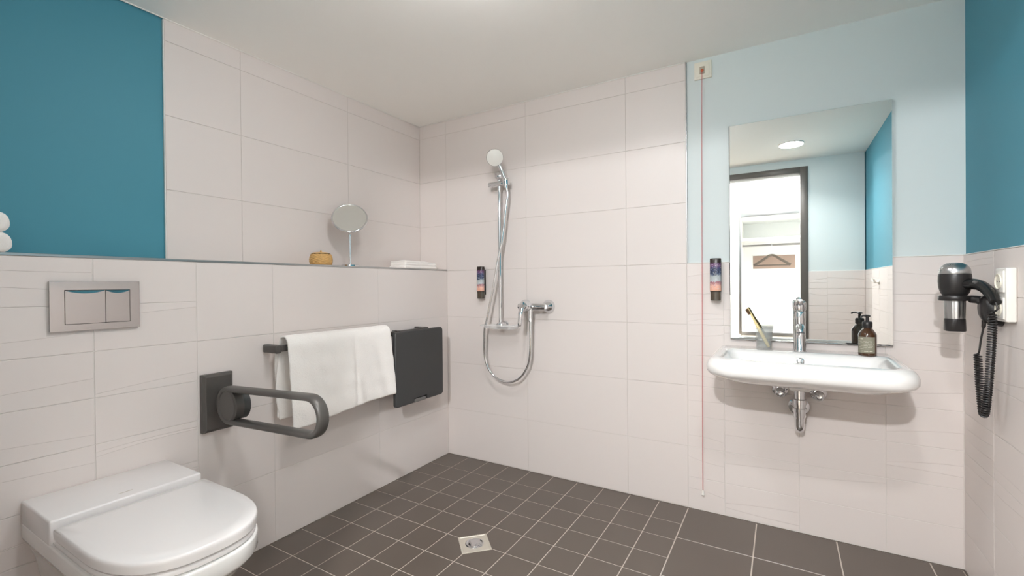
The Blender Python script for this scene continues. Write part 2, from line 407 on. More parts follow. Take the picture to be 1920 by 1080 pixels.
# ---------------------------------------------------------------- washbasin
SX0, SX1 = 1.640, 2.296
t = thing('washbasin', ((SX0+SX1)/2, -.002, .62), 'wide white ceramic washbasin with rounded front below the wall mirror', 'washbasin')
bm = new(); F = -.485; K = -.002
L = [rrect(1.84, 2.10, -.30, -.06, .698, .08, .05), rrect(1.76, 2.18, -.36, -.02, .704, .1, .05), rrect(1.70, 2.236, -.415, K, .715, .10, .012),
     rrect(1.685, 2.251, -.445, K, .728, .10, .008), rrect(SX0+.018, SX1-.018, F+.022, K, .738, .09, .006), rrect(SX0+.006, SX1-.006, F+.008, K, .746, .10, .005),
     rrect(SX0, SX1, F, K, .758, .10, .004), rrect(SX0, SX1, F, K, .778, .10, .004), rrect(SX0+.004, SX1-.004, F+.005, K, .791, .098, .004),
     rrect(SX0+.014, SX1-.014, F+.017, K, .804, .09, .006), rrect(SX0+.028, SX1-.028, F+.032, K-.002, .8095, .08, .008),
     rrect(SX0+.040, SX1-.040, F+.045, -.13, .811, .07, .02), rrect(SX0+.052, SX1-.052, F+.057, -.142, .808, .065, .03),
     rrect(SX0+.062, SX1-.062, F+.068, -.150, .798, .06, .035), rrect(SX0+.085, SX1-.085, F+.085, -.158, .76, .055, .04),
     rrect(SX0+.115, SX1-.115, F+.105, -.170, .738, .05, .04), rrect(SX0+.17, SX1-.17, F+.13, -.20, .722, .05, .04), rrect(1.93, 2.0, -.34, -.28, .718, .03, .03)]
loft(bm, L)
b_ = obj('basin', bm, CERAM, t, angle=80)
bm = new(); lathe(bm, [(.0135, 0), (.0135, .003), (.0095, .0045), (.0095, .001), (0, .0012)], (1.967, -.161, .778), (0, -1, .22), 24)
obj('overflow_ring', bm, [CHROME], t)
bm = new(); lathe(bm, [(.030, 0), (.030, .004), (.024, .006), (0, .007)], (1.965, -.31, .7185)); obj('drain_cover', bm, CHROME, t)
bm = new(); box(bm, 1.925, 2.005, -.18, -.003, .655, .700, bev=.012, seg=3); obj('outlet_shroud', bm, CERAM, t)
# tap
t = thing('basin_tap', (1.967, -.085, .81), 'chrome single lever tap standing on the washbasin', 'tap')
tc = (1.967, -.085, .8105)
bm = new(); lathe(bm, [(.025, 0), (.025, .006), (.0225, .01), (.0215, .09), (.0225, .135), (.0225, .165), (.021, .168)], tc); obj('body', bm, CHROME, t)
bm = new(); tube(bm, smoothpath([(1.967, -.09, .905), (1.967, -.13, .915), (1.967, -.17, .918), (1.967, -.195, .912), (1.967, -.203, .898)], 5), .0155, 18)
lathe(bm, [(.0125, 0), (.0125, -.008), (.009, -.009)], (1.967, -.203, .898), (0, 0, 1), 20); obj('spout', bm, CHROME, t)
bm = new(); lathe(bm, [(.0215, .170), (.0235, .176), (.0235, .205), (.020, .212), (0, .214)], tc)
L = [rrect(1.967-a, 1.967+a, -.085-c, -.085-c+.006+d, z, .002, .002, 3) for a, c, d, z in ()]
tube(bm, smoothpath([(1.967, -.09, 1.005), (1.967, -.13, 1.018), (1.967, -.185, 1.030)], 5), [.0135]*5+[.012]*5+[.009], 14, ell=(1, .45)); obj('lever', bm, CHROME, t)
# tumbler and toothbrush
t = thing('drinking_glass', (1.834, -.10, .812), 'clear glass tumbler holding a toothbrush, left of the basin tap', 'glass')
bm = new(); lathe(bm, [(.0, .0), (.0275, 0), (.0295, .002), (.0345, .090), (.0335, .0905), (.0325, .089), (.0275, .010), (0, .009)], (1.834, -.10, .812), cap=False); obj('tumbler', bm, GLASS, t)
a, b2 = V3((1.853, -.100, .8225)), V3((1.7685, -.042, .987)); d = b2-a
t = thing('toothbrush', a, 'bamboo toothbrush leaning in the glass tumbler on the washbasin', 'toothbrush')
bm = new(); tube(bm, [a+d*k for k in (0, .03, .3, .55, .72, .85, .97, 1)], [.005, .0078, .0088, .0078, .005, .0052, .0066, .0036], 10, ell=(1, .7)); obj('handle', bm, WOOD, t)
bm = new()
nrm = V3((-.55, -.75, -.2)).normalized(); s0 = d.normalized(); nrm = (nrm-s0*nrm.dot(s0)).normalized(); sd = s0.cross(nrm)
for i in range(7):
    for j in (-1, 0, 1):
        p = a+d*(.85+.02*i)+sd*j*.0032+nrm*.003
        tube(bm, [p, p+nrm*.011], .0016, 6)
obj('bristles', bm, BRIST, t)
# soap bottle
sc_ = V3((2.192, -.115, .8115))
t = thing('soap_bottle', sc_, 'dark amber pump soap bottle with grey label on right side of washbasin', 'soap dispenser')
bm = new(); lathe(bm, [(.0, 0), (.026, 0), (.0295, .003), (.0295, .082), (.027, .089), (.016, .106), (.0135, .108), (.0135, .112)], sc_, seg=40); obj('bottle', bm, AMBER, t)
bm = new(); lathe(bm, [(.0155, .110), (.0165, .112), (.0165, .130), (.014, .134), (.006, .135), (.005, .152), (.010, .153), (.0105, .158), (.006, .160)], sc_, seg=24)
tube(bm, smoothpath([sc_+V3((0, 0, .157)), sc_+V3((-.010, -.016, .158)), sc_+V3((-.022, -.034, .156)), sc_+V3((-.024, -.037, .150))], 4), .0034, 8); obj('pump', bm, BLACK, t)
def patch(bm, c, r, a0, a1, z0, z1, n=12, mi=0):
    for k in range(n):
        t0, t1 = a0+(a1-a0)*k/n, a0+(a1-a0)*(k+1)/n
        q = [bm.verts.new(V3((c.x+r*math.sin(t_), c.y-r*math.cos(t_), c.z+z))) for t_, z in ((t0, z0), (t1, z0), (t1, z1), (t0, z1))]
        bm.faces.new(q).material_index = mi
bm = new(); patch(bm, sc_, .0299, -1.45, .75, .012, .075, 16); lb = obj('label', bm, LABEL, t)
bm = new()
for z, a0, a1, h in ((.066, -1.3, -.55, .0026), (.0575, -1.2, .55, .0009), (.053, -1.2, .4, .0009), (.047, -1.2, .6, .0009), (.040, -1.2, .5, .0010), (.034, -1.1, .5, .0016), (.028, -1.2, .1, .0009), (.018, -.75, .45, .0026)):
    n = max(2, int((a1-a0)/.11))
    for k in range(n):
        if (k*7+int(z*1000)) % 5 == 0: continue
        s = (a1-a0)/n; patch(bm, sc_, .0302, a0+s*k, a0+s*(k+.78), z, z+h, 1)
obj('print', bm, LTEXT, lb)
# waste trap and valves
t = thing('waste_trap', (1.965, -.01, .48), 'chrome waste trap and wall pipe under the washbasin', 'pipe')
bm = new(); lathe(bm, [(.0225, 0), (.0225, .022), (.0265, .023), (.0265, .038), (.0225, .040), (.0225, .055), (.0255, .056), (.0255, .075), (.020, .078), (.020, .125)], (1.965, -.095, .532), seg=28); obj('collar', bm, CHROME, t)
bm = new(); tube(bm, [(1.965, -.095, .535), (1.965, -.095, .51)]+[(1.965, -.065-.03*math.cos(a), .505-.03*math.sin(a)) for a in [PI*k/12 for k in range(1, 8)]], .018, 16)
tube(bm, smoothpath([(1.965, -.060, .476), (1.965, -.045, .50), (1.965, -.04, .53), (1.965, -.03, .553), (1.965, -.006, .556)], 5), .018, 16); obj('pipe_bend', bm, CHROME, t)
bm = new(); lathe(bm, [(.040, 0), (.040, .004), (.030, .010), (.018, .012)], (1.965, -.0008, .556), (0, -1, 0), 32); obj('wall_flange', bm, CHROME, t)
def valve(x, label):
    t = thing('angle_valve', (x, -.001, .60), label, 'valve', 'angle valves under the washbasin')
    c = (x, -.0008, .622)
    bm = new(); lathe(bm, [(.032, 0), (.032, .003), (.024, .012), (.012, .014)], c, (0, -1, 0), 28); obj('flange', bm, CHROME, t)
    bm = new(); lathe(bm, [(.011, .010), (.011, .048), (.014, .049), (.014, .056)], c, (0, -1, 0), 20); tube(bm, [(x, -.04, .625), (x, -.04, .650)], .0055, 10); obj('body', bm, CHROME, t)
    bm = new(); lathe(bm, [(.019, .056), (.0215, .060), (.0215, .072), (.016, .080), (.009, .083), (.008, .079), (0, .078)], c, (0, -1, 0), 12); obj('knob', bm, CHROME, t)
valve(1.893, 'small chrome angle valve left of the waste trap under the washbasin')
valve(2.036, 'small chrome angle valve right of the waste trap under the washbasin')

# ---------------------------------------------------------------- alarm pull cord
t = thing('alarm_pull_cord', (1.58, .007, 2.09), 'cream emergency call plate with red button and long red cord below the ceiling', 'alarm cord')
bm = new(); box(bm, 1.541, 1.619, -.003, .0078, 2.090, 2.172, bev=.002); box(bm, 1.551, 1.609, -.006, -.0028, 2.100, 2.162, bev=.0012); obj('plate', bm, CREAMP, t)
bm = new(); box(bm, 1.566, 1.588, -.010, -.0055, 2.112, 2.146, bev=.001); ins = obj('insert', bm, GREYP, t)
bm = new(); lathe(bm, [(.0065, 0), (.0065, .004), (.004, .006), (0, .0065)], (1.578, -.010, 2.126), (0, -1, 0), 16); obj('button', bm, RED, ins)
bm = new(); tube(bm, smoothpath([(1.5775, -.014, 2.122), (1.576, -.016, 1.9), (1.573, -.018, 1.3), (1.570, -.016, .5), (1.5695, -.016, .10)], 6), .0013, 6); obj('cord', bm, REDC, t)
bm = new(); lathe(bm, [(.003, .024), (.0045, .018), (.007, .002), (.005, 0)], (1.5695, -.016, .078)); obj('pull_knob', bm, PLASTIC, t)

# ---------------------------------------------------------------- toiletry tubes on the wall
def label_mat():
    m = mat('printed tube label', (120, 126, 140), .3); nt = m.node_tree; b = nt.nodes['Principled BSDF']
    tc = nt.nodes.new('ShaderNodeTexCoord'); sp = nt.nodes.new('ShaderNodeSeparateXYZ'); nt.links.new(tc.outputs['Generated'], sp.inputs[0])
    cr = nt.nodes.new('ShaderNodeValToRGB'); e = cr.color_ramp.elements
    e[0].position = 0; e[0].color = (*lin((228, 168, 140)), 1); e[1].position = 1; e[1].color = (*lin((70, 40, 70)), 1)
    for p, c in ((.16, (226, 176, 160)), (.30, (150, 96, 110)), (.34, (180, 186, 190)), (.52, (168, 176, 178)), (.60, (70, 84, 112)), (.80, (60, 66, 100)), (.9, (120, 84, 120))):
        n = e.new(p); n.color = (*lin(c), 1)
    vo = nt.nodes.new('ShaderNodeTexVoronoi'); vo.inputs['Scale'].default_value = 180; nt.links.new(tc.outputs['Object'], vo.inputs['Vector'])
    no = nt.nodes.new('ShaderNodeTexNoise'); no.inputs['Scale'].default_value = 120; nt.links.new(tc.outputs['Object'], no.inputs['Vector'])
    ad = nt.nodes.new('ShaderNodeMath'); ad.operation = 'MULTIPLY_ADD'; ad.inputs[1].default_value = .22; nt.links.new(no.outputs['Fac'], ad.inputs[0])
    sb = nt.nodes.new('ShaderNodeMath'); sb.operation = 'SUBTRACT'; sb.inputs[1].default_value = .11; nt.links.new(sp.outputs['Z'], sb.inputs[0]); nt.links.new(sb.outputs[0], ad.inputs[2])
    nt.links.new(ad.outputs[0], cr.inputs[0])
    lt = nt.nodes.new('ShaderNodeMath'); lt.operation = 'LESS_THAN'; lt.inputs[1].default_value = .22; nt.links.new(vo.outputs['Distance'], lt.inputs[0])
    mx = nt.nodes.new('ShaderNodeMixRGB'); mx.inputs[2].default_value = (*lin((206, 208, 214)), 1); nt.links.new(lt.outputs[0], mx.inputs[0]); nt.links.new(cr.outputs[0], mx.inputs[1])
    nt.links.new(mx.outputs[0], b.inputs['Base Color']); return m
LAB = label_mat()
EMB = mat('dark emblem print', (34, 40, 60), .3)
TUBEM = mat('dark tube plastic', (48, 40, 34), .3)
CAPM = mat('brown grey cap', (74, 64, 52), .25, coat=.4)
def oval(c, a, b, z, n=28, p=2.6):
    out = []
    for k in range(n):
        t_ = 2*PI*k/n; x = math.cos(t_); y = math.sin(t_)
        out.append(V3((c[0]+a*math.copysign(abs(x)**(2/p), x), c[1]+b*math.copysign(abs(y)**(2/p), y), c[2]+z)))
    return out
t = None
def dispenser(x, label):
    c = (x, -.034, 1.02)
    t = thing('soap_dispenser', (x, 0, 1.02), label, 'soap dispenser', 'toiletry tubes hung on the walls')
    bm = new(); box(bm, x-.017, x+.017, -.014, -.0006, 1.045, 1.200, bev=.003); obj('bracket', bm, BLACK, t)
    bm = new(); loft(bm, [oval(c, a, b, z) for a, b, z in ((.0235, .020, .041), (.0245, .021, .045), (.0245, .0205, .15), (.0245, .018, .19), (.0245, .0165, .197), (.0235, .0155, .199))]); obj('tube', bm, TUBEM, t)
    bm = new(); loft(bm, [oval(c, a, b, z) for a, b, z in ((.020, .017, 0), (.0225, .0195, .002), (.0225, .0195, .041))]); obj('cap', bm, CAPM, t)
    bm = new(); g = []
    zs = [.047, .08, .12, .15, .165, .178]
    def wb(z): return .0209 if z <= .15 else .0205-(z-.15)/.04*.0025+.0004
    for z in zs:
        o_ = oval(c, .0248, wb(z)+.0002, z, 28); g.append([bm.verts.new(o_[k % 28]) for k in range(14, 29)])
    for a_, b_2 in zip(g, g[1:]):
        for k in range(14): bm.faces.new((a_[k], a_[k+1], b_2[k+1], b_2[k]))
    lb = obj('label', bm, LAB, t)
    bm = new(); n = 24
    for r0, r1 in ((.0135, .0165), (.0095, .0105)):
        for k in range(n):
            if r0 > .01 and k in (3, 9, 15, 20): continue
            q = []
            for rr, aa in ((r0, k), (r0, k+1), (r1, k+1), (r1, k)):
                a_ = 2*PI*aa/n; dx = rr*math.cos(a_); x_ = abs(dx)/.0248
                yy = -(1-x_**2.6)**(1/2.6)*.0213
                q.append(bm.verts.new((c[0]+dx, c[1]+yy-.0004, c[2]+.135+rr*math.sin(a_))))
            bm.faces.new(q)
    for k in range(5):
        z = .130+k*.0022; wd = (.004, .007, .008, .007, .004)[k]
        q = [bm.verts.new((c[0]+sx*wd, c[1]-.0214, c[2]+zz)) for sx, zz in ((-1, z), (1, z), (1, z+.0012), (-1, z+.0012))]; bm.faces.new(q)
    obj('emblem', bm, EMB, lb)
dispenser(1.634, 'dark printed toiletry tube on the wall left of the large mirror')
dispenser(.293, 'dark printed toiletry tube on the shower wall left of the shower rail')

# ---------------------------------------------------------------- shower
rx, ry = .452, -.062
t = thing('shower_rail', (rx, 0, .85), 'vertical chrome shower rail with slider on the tiled shower wall', 'shower rail')
bm = new(); tube(bm, [(rx, ry, .852), (rx, ry, 1.765)], .0105, 16); obj('pole', bm, CHROME, t)
for z, nm in ((1.752, 'wall_mount'), (.862, 'wall_mount')):
    bm = new(); lathe(bm, [(.021, 0), (.021, .010), (.014, .018), (.013, .045), (.021, .047), (.023, .060), (.020, .078), (.010, .084), (0, .085)], (rx, -.0008, z), (0, -1, 0), 28); obj(nm, bm, CHROME, t)
bm = new(); box(bm, rx-.055, rx+.062, ry-.018, ry+.016, 1.692, 1.722, bev=.011, seg=4); tube(bm, [(rx-.068, ry, 1.707), (rx-.05, ry, 1.707)], .017, 16)
lathe(bm, [(.020, -.018), (.021, .018), (.017, .024)], (rx+.060, ry-.022, 1.708), (.1, -.25, 1), 24); obj('slider', bm, CHROME, t)
bm = new(); box(bm, .352, .585, -.135, -.045, .862, .868, bev=.0025); 
bmesh.ops.bevel(bm, geom=[e for e in bm.edges if abs((e.verts[0].co-e.verts[1].co).z) > .004], offset=.002, segments=1, affect='EDGES')
loft(bm, [rrect(.366, .571, -.128, -.05, .846, .03, .02, 5), rrect(.356, .581, -.134, -.047, .8615, .035, .02, 5)]); obj('soap_dish', bm, ACRYL, t, label='clear acrylic soap dish')
# hand shower
hp = V3((.512, -.086, 1.70)); hc = V3((.482, -.155, 1.838))
fd = V3((.55, -.80, -.42)).normalized()
t = thing('hand_shower', hp, 'white faced chrome hand shower in the slider with long metal hose', 'hand shower')
bm = new(); bk = hc-fd*.03
tube(bm, smoothpath([hp+V3((0, .004, -.028)), hp, hp+(bk-hp)*.35+V3((.006, .006, 0)), hp+(bk-hp)*.75+V3((.004, .006, 0)), bk+V3((0, 0, -.012))], 6), [.0105]*7+[.0125]*6+[.0135]*6+[.012]*6, 16); obj('handle', bm, CHROME, t)
bm = new(); lathe(bm, [(.010, -.036), (.030, -.030), (.046, -.014), (.050, -.002), (.049, .001)], hc, fd, 40); hd = obj('head', bm, CHROME, t)
bm = new(); lathe(bm, [(.0475, .0), (.0475, .004), (.044, .007), (0, .008)], hc, fd, 40); obj('spray_face', bm, PLASTIC, hd, label='white spray face')
hose = [(.516, -.082, 1.672), (.521, -.078, 1.63), (.514, -.080, 1.593), (.499, -.085, 1.472), (.485, -.092, 1.357), (.474, -.094, 1.313), (.453, -.098, 1.216), (.431, -.098, 1.11), (.406, -.098, 1.009), (.380, -.10, .90), (.362, -.098, .84), (.354, -.09, .776),
        (.349, -.08, .675), (.375, -.075, .593), (.428, -.072, .545), (.506, -.072, .529), (.581, -.072, .556), (.636, -.075, .622), (.660, -.08, .697), (.668, -.085, .80), (.668, -.085, .872), (.668, -.085, .905)]
bm = new(); hpth = smoothpath(hose, 14); tube(bm, hpth, [.0066+.0007*(k % 2) for k in range(len(hpth))], 10); obj('hose', bm, CHROME, t)
# mixer
t = thing('shower_mixer', (.668, 0, .88), 'chrome single lever shower mixer on two wall mounts beside the hose', 'shower tap')
mz = .977
for x in (.592, .744):
    bm = new(); lathe(bm, [(.039, 0), (.039, .004), (.031, .020), (.0185, .034), (.0155, .036), (.0155, .058)], (x, -.0008, mz), (0, -1, 0), 32); obj('wall_flange', bm, CHROME, t)
bm = new(); tube(bm, smoothpath([(.582, -.064, mz), (.61, -.064, mz), (.66, -.064, mz), (.72, -.064, mz), (.754, -.064, mz)], 3), [.018, .019, .0195, .020, .0205, .021, .022, .021, .0205, .0195, .019, .018, .0165], 20)
lathe(bm, [(.024, 0), (.0255, .03), (.0255, .048), (.022, .055)], (.655, -.062, mz), (0, -1, .12), 28)
tube(bm, [(.668, -.083, mz-.01), (.668, -.085, .912)], .0125, 14); tube(bm, [(.668, -.085, .915), (.668, -.085, .893)], .0105, 8); obj('body', bm, CHROME, t)
bm = new(); lathe(bm, [(.0225, 0), (.0245, .006), (.0245, .022), (.018, .030), (0, .033)], (.655, -.118, mz+.007), (0, -1, .12), 28)
tube(bm, smoothpath([(.654, -.135, mz+.012), (.652, -.158, mz-.008), (.650, -.172, mz-.05), (.648, -.176, mz-.105)], 5), [.016]*5+[.015]*5+[.0125]*5+[.009], 14, ell=(1, .75)); obj('lever', bm, CHROME, t)
# floor drain
t = thing('floor_drain', (.765, -.785, FZ), 'square steel drain with round cover set diagonally in the shower floor', 'floor drain')
def dia(r, z, c=(.765, -.786)): return [V3((c[0]+r*math.cos(a), c[1]+r*math.sin(a), z)) for a in (0, PI/2, PI, 3*PI/2)]
bm = new(); loft(bm, [dia(.089, FZ-.0008), dia(.089, FZ+.0022), dia(.087, FZ+.003), dia(.078, FZ+.003), dia(.076, FZ+.0015), dia(.070, FZ+.0015)]); obj('frame', bm, DRAINM, t, smooth=False)
bm = new(); lathe(bm, [(.040, .0016), (.040, .0030), (.036, .0042), (.031, .0012), (.030, .0012)], (.765, -.786, FZ), seg=36); lathe(bm, [(.0265, .0016), (.0265, .0034), (.025, .0040), (0, .0040)], (.765, -.786, FZ), seg=36); obj('cover', bm, CHROME, t)

# ---------------------------------------------------------------- toilet
YC = -1.785
def dloop(xb, xs, xf, hw, z, p=2.5, n=26):
    pts = [V3((xb, YC-hw, z)), V3((xb+(xs-xb)*.5, YC-hw, z))]
    for k in range(n+1):
        a = -PI/2+PI*k/n; dy = math.sin(a); dx = math.cos(a)
        pts.append(V3((xs+(xf-xs)*abs(dx)**(2/p), YC+hw*math.copysign(abs(dy)**(2/p), dy), z)))
    pts += [V3((xb+(xs-xb)*.5, YC+hw, z)), V3((xb, YC+hw, z))]
    return pts
t = thing('toilet', (.001, YC, .08), 'white wall hung toilet with closed lid below the chrome flush plate', 'toilet')
bm = new()
loft(bm, [dloop(.001, .12, .34, .09, .07), dloop(.001, .16, .40, .115, .075), dloop(.001, .18, .45, .125, .11), dloop(.001, .25, .55, .140, .22), dloop(.001, .34, .63, .155, .31), dloop(.001, .42, .668, .168, .352),
          dloop(.001, .43, .680, .173, .368), dloop(.001, .44, .694, .180, .374), dloop(.001, .45, .700, .1825, .384), dloop(.001, .45, .700, .1825, .418), dloop(.001, .45, .699, .182, .4225), dloop(.001, .45, .696, .180, .4245)])
obj('bowl', bm, CERAM, t, angle=60)
bm = new(); box(bm, .001, .240, YC-.1832, YC+.1832, .4215, .489, bev=.006, seg=3); box(bm, .235, .262, YC-.176, YC+.176, .4255, .434, bev=.003)
pr = [(.001, .4255), (.262, .4255), (.262, .430), (.246, .434), (.241, .442), (.240, .482), (.236, .487), (.23, .489), (.001, .489)]
rc = obj('rear_cover', bm, SEATW, t, angle=50)
bm = new(); box(bm, .195, .1985, YC-.022, YC+.012, .4888, .4892); obj('printed_mark', bm, GREYP, rc)
bm = new(); loft(bm, [dloop(.268, .45, .688, .176, .4262), dloop(.266, .45, .694, .1795, .430), dloop(.266, .45, .694, .1795, .440), dloop(.268, .45, .690, .178, .4435)]); obj('seat', bm, SEATW, t, angle=50)
bm = new(); loft(bm, [dloop(.272, .45, .694, .177, .4465), dloop(.268, .45, .700, .1815, .450), dloop(.266, .45, .7005, .182, .464), dloop(.266, .45, .7005, .182, .470), dloop(.2675, .45, .699, .1805, .4745), dloop(.271, .45, .695, .177, .477), dloop(.30, .45, .66, .15, .4782)]); obj('lid', bm, SEATW, t, angle=50)
# flush plate
t = thing('flush_plate', (.0, -1.79, .972), 'satin chrome dual flush plate on the half wall above the toilet', 'flush plate')
y0, y1, z0, z1 = -1.904, -1.681, .972, 1.126
by0, by1, bz0, bz1, bm_ = -1.871, -1.707, .992, 1.099, -1.772
bm = new()
box(bm, .0006, .011, y0, by0, z0, z1); box(bm, .0006, .011, by1, y1, z0, z1); box(bm, .0006, .011, by0, by1, z0, bz0); box(bm, .0006, .011, by0, by1, bz1, z1); box(bm, .0006, .005, by0, by1, bz0, bz1, mi=1)
bmesh.ops.remove_doubles(bm, verts=bm.verts, dist=1e-5)
obj('frame', bm, [PLATECH, DARKIN], t, smooth=False)
for a, b_ in ((by0+.0016, bm_-.0008), (bm_+.0008, by1-.0016)):
    bm = new(); n = 16; z_a, z_b = bz0+.0016, bz1-.0016; g = []
    for zz, xx in ((z_a, .0065), (z_a, .0118)):
        g.append([bm.verts.new((xx, a+(b_-a)*k/n, zz)) for k in range(n+1)])
    sc2 = [max(0, math.sin(PI*k/n))**.8 for k in range(n+1)]
    g.append([bm.verts.new((.0118, a+(b_-a)*k/n, z_b-.0095*sc2[k])) for k in range(n+1)])
    g.append([bm.verts.new((.0118-.0013*sc2[k], a+(b_-a)*k/n, z_b-.0002)) for k in range(n+1)])
    g.append([bm.verts.new((.0065, a+(b_-a)*k/n, z_b)) for k in range(n+1)])
    for r0, r1 in zip(g, g[1:]):
        for k in range(n): bm.faces.new((r0[k], r0[k+1], r1[k+1], r1[k]))
    bm.faces.new([r[0] for r in g]); bm.faces.new([r[-1] for r in g][::-1])
    obj('flush_button', bm, PLATECH, t, smooth=False)

# ---------------------------------------------------------------- hinged support rails
def support_rail(yc, label):
    g_ = 'hinged support rails beside the toilet'
    t = thing('support_rail', (.0, yc, .55), label, 'grab rail', g_)
    bm = new(); loft(bm, [[V3((x, yc+sy*a, .660+sz*b_)) for sy, sz in ((-1, -1), (1, -1), (1, 1), (-1, 1))] for x, a, b_ in ((.001, .0555, .1105), (.018, .0555, .1105), (.026, .047, .102), (.027, .045, .100))]); obj('mounting_plate', bm, DGREY, t, smooth=False)
    bm = new(); box(bm, .026, .12, yc-.004, yc+.028, .622, .708, bev=.008, seg=3); lathe(bm, [(.050, 0), (.056, .004), (.056, .03), (.050, .034)], (.135, yc+.034, .664), (0, -1, 0), 40); obj('hinge', bm, DGREY2, t)
    # stadium ring, tilted a little
    c0, c1, r = V3((.135, yc-.012, .665)), V3((.602, yc-.012, .688)), .060
    d = (c1-c0).normalized(); nn = V3((-d.z, 0, d.x)); path = []
    for k in range(17):
        a = PI/2+PI*k/16; path.append(c0+(d*math.cos(a)+nn*math.sin(a))*r)
    for k in range(1, 10): path.append(c0+(c1-c0)*k/10-nn*r)
    for k in range(17):
        a = -PI/2+PI*k/16; path.append(c1+(d*math.cos(a)+nn*math.sin(a))*r)
    for k in range(1, 10): path.append(c1+(c0-c1)*k/10+nn*r)
    bm = new(); n = len(path); rings = []
    for i, p in enumerate(path):
        tg = (path[(i+1) % n]-path[i-1]).normalized(); inn = V3((-tg.z, 0, tg.x)); Y = V3((0, 1, 0)); ring = []
        for k in range(16):
            a = 2*PI*k/16; cx, cy = math.cos(a), math.sin(a)
            ring.append(bm.verts.new(p+Y*.0205*math.copysign(abs(cx)**.62, cx)+inn*.011*math.copysign(abs(cy)**.8, cy)))
        rings.append(ring)
    for i in range(n):
        a_, b_ = rings[i], rings[(i+1) % n]
        for k in range(16): bm.faces.new((a_[k], a_[(k+1) % 16], b_[(k+1) % 16], b_[k]))
    obj('rail_loop', bm, DGREY, t, angle=60)
    bm = new(); lathe(bm, [(.046, 0), (.062, .001), (.062, .030), (.058, .034), (.054, .035), (.052, .032), (0, .032)], (.135, yc+.004, .665), (0, -1, 0), 40)
    obj('hinge_cover', bm, DGREY, t, label='round hinge cover')
    return t
rail = support_rail(-1.437, 'dark grey hinged support rail folded down between the toilet and the towel')
r2 = copy_tree(rail); r2.location.y = -2.147; r2['label'] = 'dark grey support rail, only its tip at the left picture edge'
r2.location.x = -.005

# ---------------------------------------------------------------- towel bar, towel, shower seat
bx, bz = .078, .843
t = thing('towel_bar', (.0, -.7, bz-.015), 'dark grey wall bar carrying the white towel and folded seat', 'towel bar')
bm = new(); box(bm, bx-.011, bx+.011, -1.23, -.297, bz-.013, bz+.013, bev=.005, seg=3); obj('bar', bm, DGREY, t)
for ya, yb_ in ((-1.247, -1.221), (-.320, -.294)):
    bm = new(); box(bm, .0008, bx+.016, ya, yb_, bz-.018, bz+.016, bev=.005, seg=3); obj('bracket', bm, DGREY, t)
# towel
def cloth(name, prof, ya, yb_, mats, parent, fn, n=60, th=.007):
    bm = new(); g = []
    for j in range(n+1):
        v = j/n
        g.append([bm.verts.new(fn(x, ya+(yb_-ya)*v, z, i/(len(prof)-1), v)) for i, (x, z) in enumerate(prof)])
    for j in range(n):
        for i in range(len(prof)-1): bm.faces.new((g[j][i], g[j][i+1], g[j+1][i+1], g[j+1][i]))
    bmesh.ops.recalc_face_normals(bm, faces=bm.faces)
    o = obj(name, bm, mats, parent)
    md = o.modifiers.new('thick', 'SOLIDIFY'); md.thickness = th; md.offset = 0
    md = o.modifiers.new('soft', 'SUBSURF'); md.levels = 1; md.render_levels = 1
    return o
prof = [(bx+.040, .512+.363*k/22) for k in range(22)]
prof += [(bx+.001+.034*math.cos(a)*(1 if a < PI/2 else .85), .868+.024*math.sin(a)) for a in [PI*k/10 for k in range(1, 10)]]
prof += [(bx-.032, .860-.325*k/20) for k in range(1, 21)]
def tf(x, y, z, u, v):
    rn = math.sin(y*21+1.3)*.5+math.sin(y*47+z*9)*.3+math.sin(y*90+z*17)*.15
    low = max(0, min(1, (.86-z)/.3))
    front = u < .5
    if front:
        x += rn*.0085*(.25+low) + .010*low + .0018*math.sin(z*70+y*31)*math.sin(y*23)
        cr = math.exp(-((y+.862+.01*low)/.012)**2); x -= .007*cr*(.3+low)
        z += (-.014*(1-v)+.022*v)*low + .004*math.sin(y*13)*low
        if v < .12: x -= .010*(1-v/.12)
        y += (.012*low if v < .5 else 0)*(1-v*2 if v < .5 else 0)+ .022*low*v
    else:
        x = max(.018, x+rn*.004*low-.004*low); y -= .025*low*(1-v)*math.sin(PI*min(1, low))
        z += .004*math.sin(y*17)*low
    return V3((x, y, z))
t = thing('bath_towel', (bx, -.91, .51), 'large white towel hanging folded over the dark grey wall bar', 'towel')
cloth('cloth', prof, -1.205, -.628, TERRY, t, tf, n=76, th=.010)
# second, inner fold that shows at the left edge
prof2 = [(bx-.024, .548+.30*k/16) for k in range(17)]
cloth('inner_fold', prof2, -1.215, -.66, TERRY, t, lambda x, y, z, u, v: V3((x-.018+.006*math.sin(z*24)*(1-v), y-.006*math.sin(z*17), z-.01*(1-v))), n=20, th=.005)
# seat
t = thing('folding_shower_stool', (.11, -.40, .44), 'dark grey folded shower seat hung at the right end of the wall bar', 'stool')
bm = new()
def seatloop(y0_, y1_, z0_, z1_, x, r, n=6, notch=False):
    out = []
    for cy, cz, a0 in ((y1_-r, z0_+r, -PI/2), (y1_-r, z1_-r, 0), (y0_+r, z1_-r, PI/2), (y0_+r, z0_+r, PI)):
        for k in range(n+1):
            a = a0+PI/2*k/n; out.append(V3((x, cy+r*math.cos(a), cz+r*math.sin(a))))
    nx = (-.462, -.352)
    for yy, dz in ((nx[0], 0), (nx[0]+.004, .022), (nx[1]-.004, .022), (nx[1], 0)): out.append(V3((x, yy, z0_+dz)))
    return out
loft(bm, [seatloop(-.598, -.211, .452, .850, .105, .016), seatloop(-.602, -.207, .448, .854, .109, .018), seatloop(-.602, -.207, .448, .854, .124, .018), seatloop(-.598, -.211, .452, .850, .129, .016), seatloop(-.590, -.219, .460, .842, .1302, .014)])
obj('seat_panel', bm, DGREY2, t, angle=35)
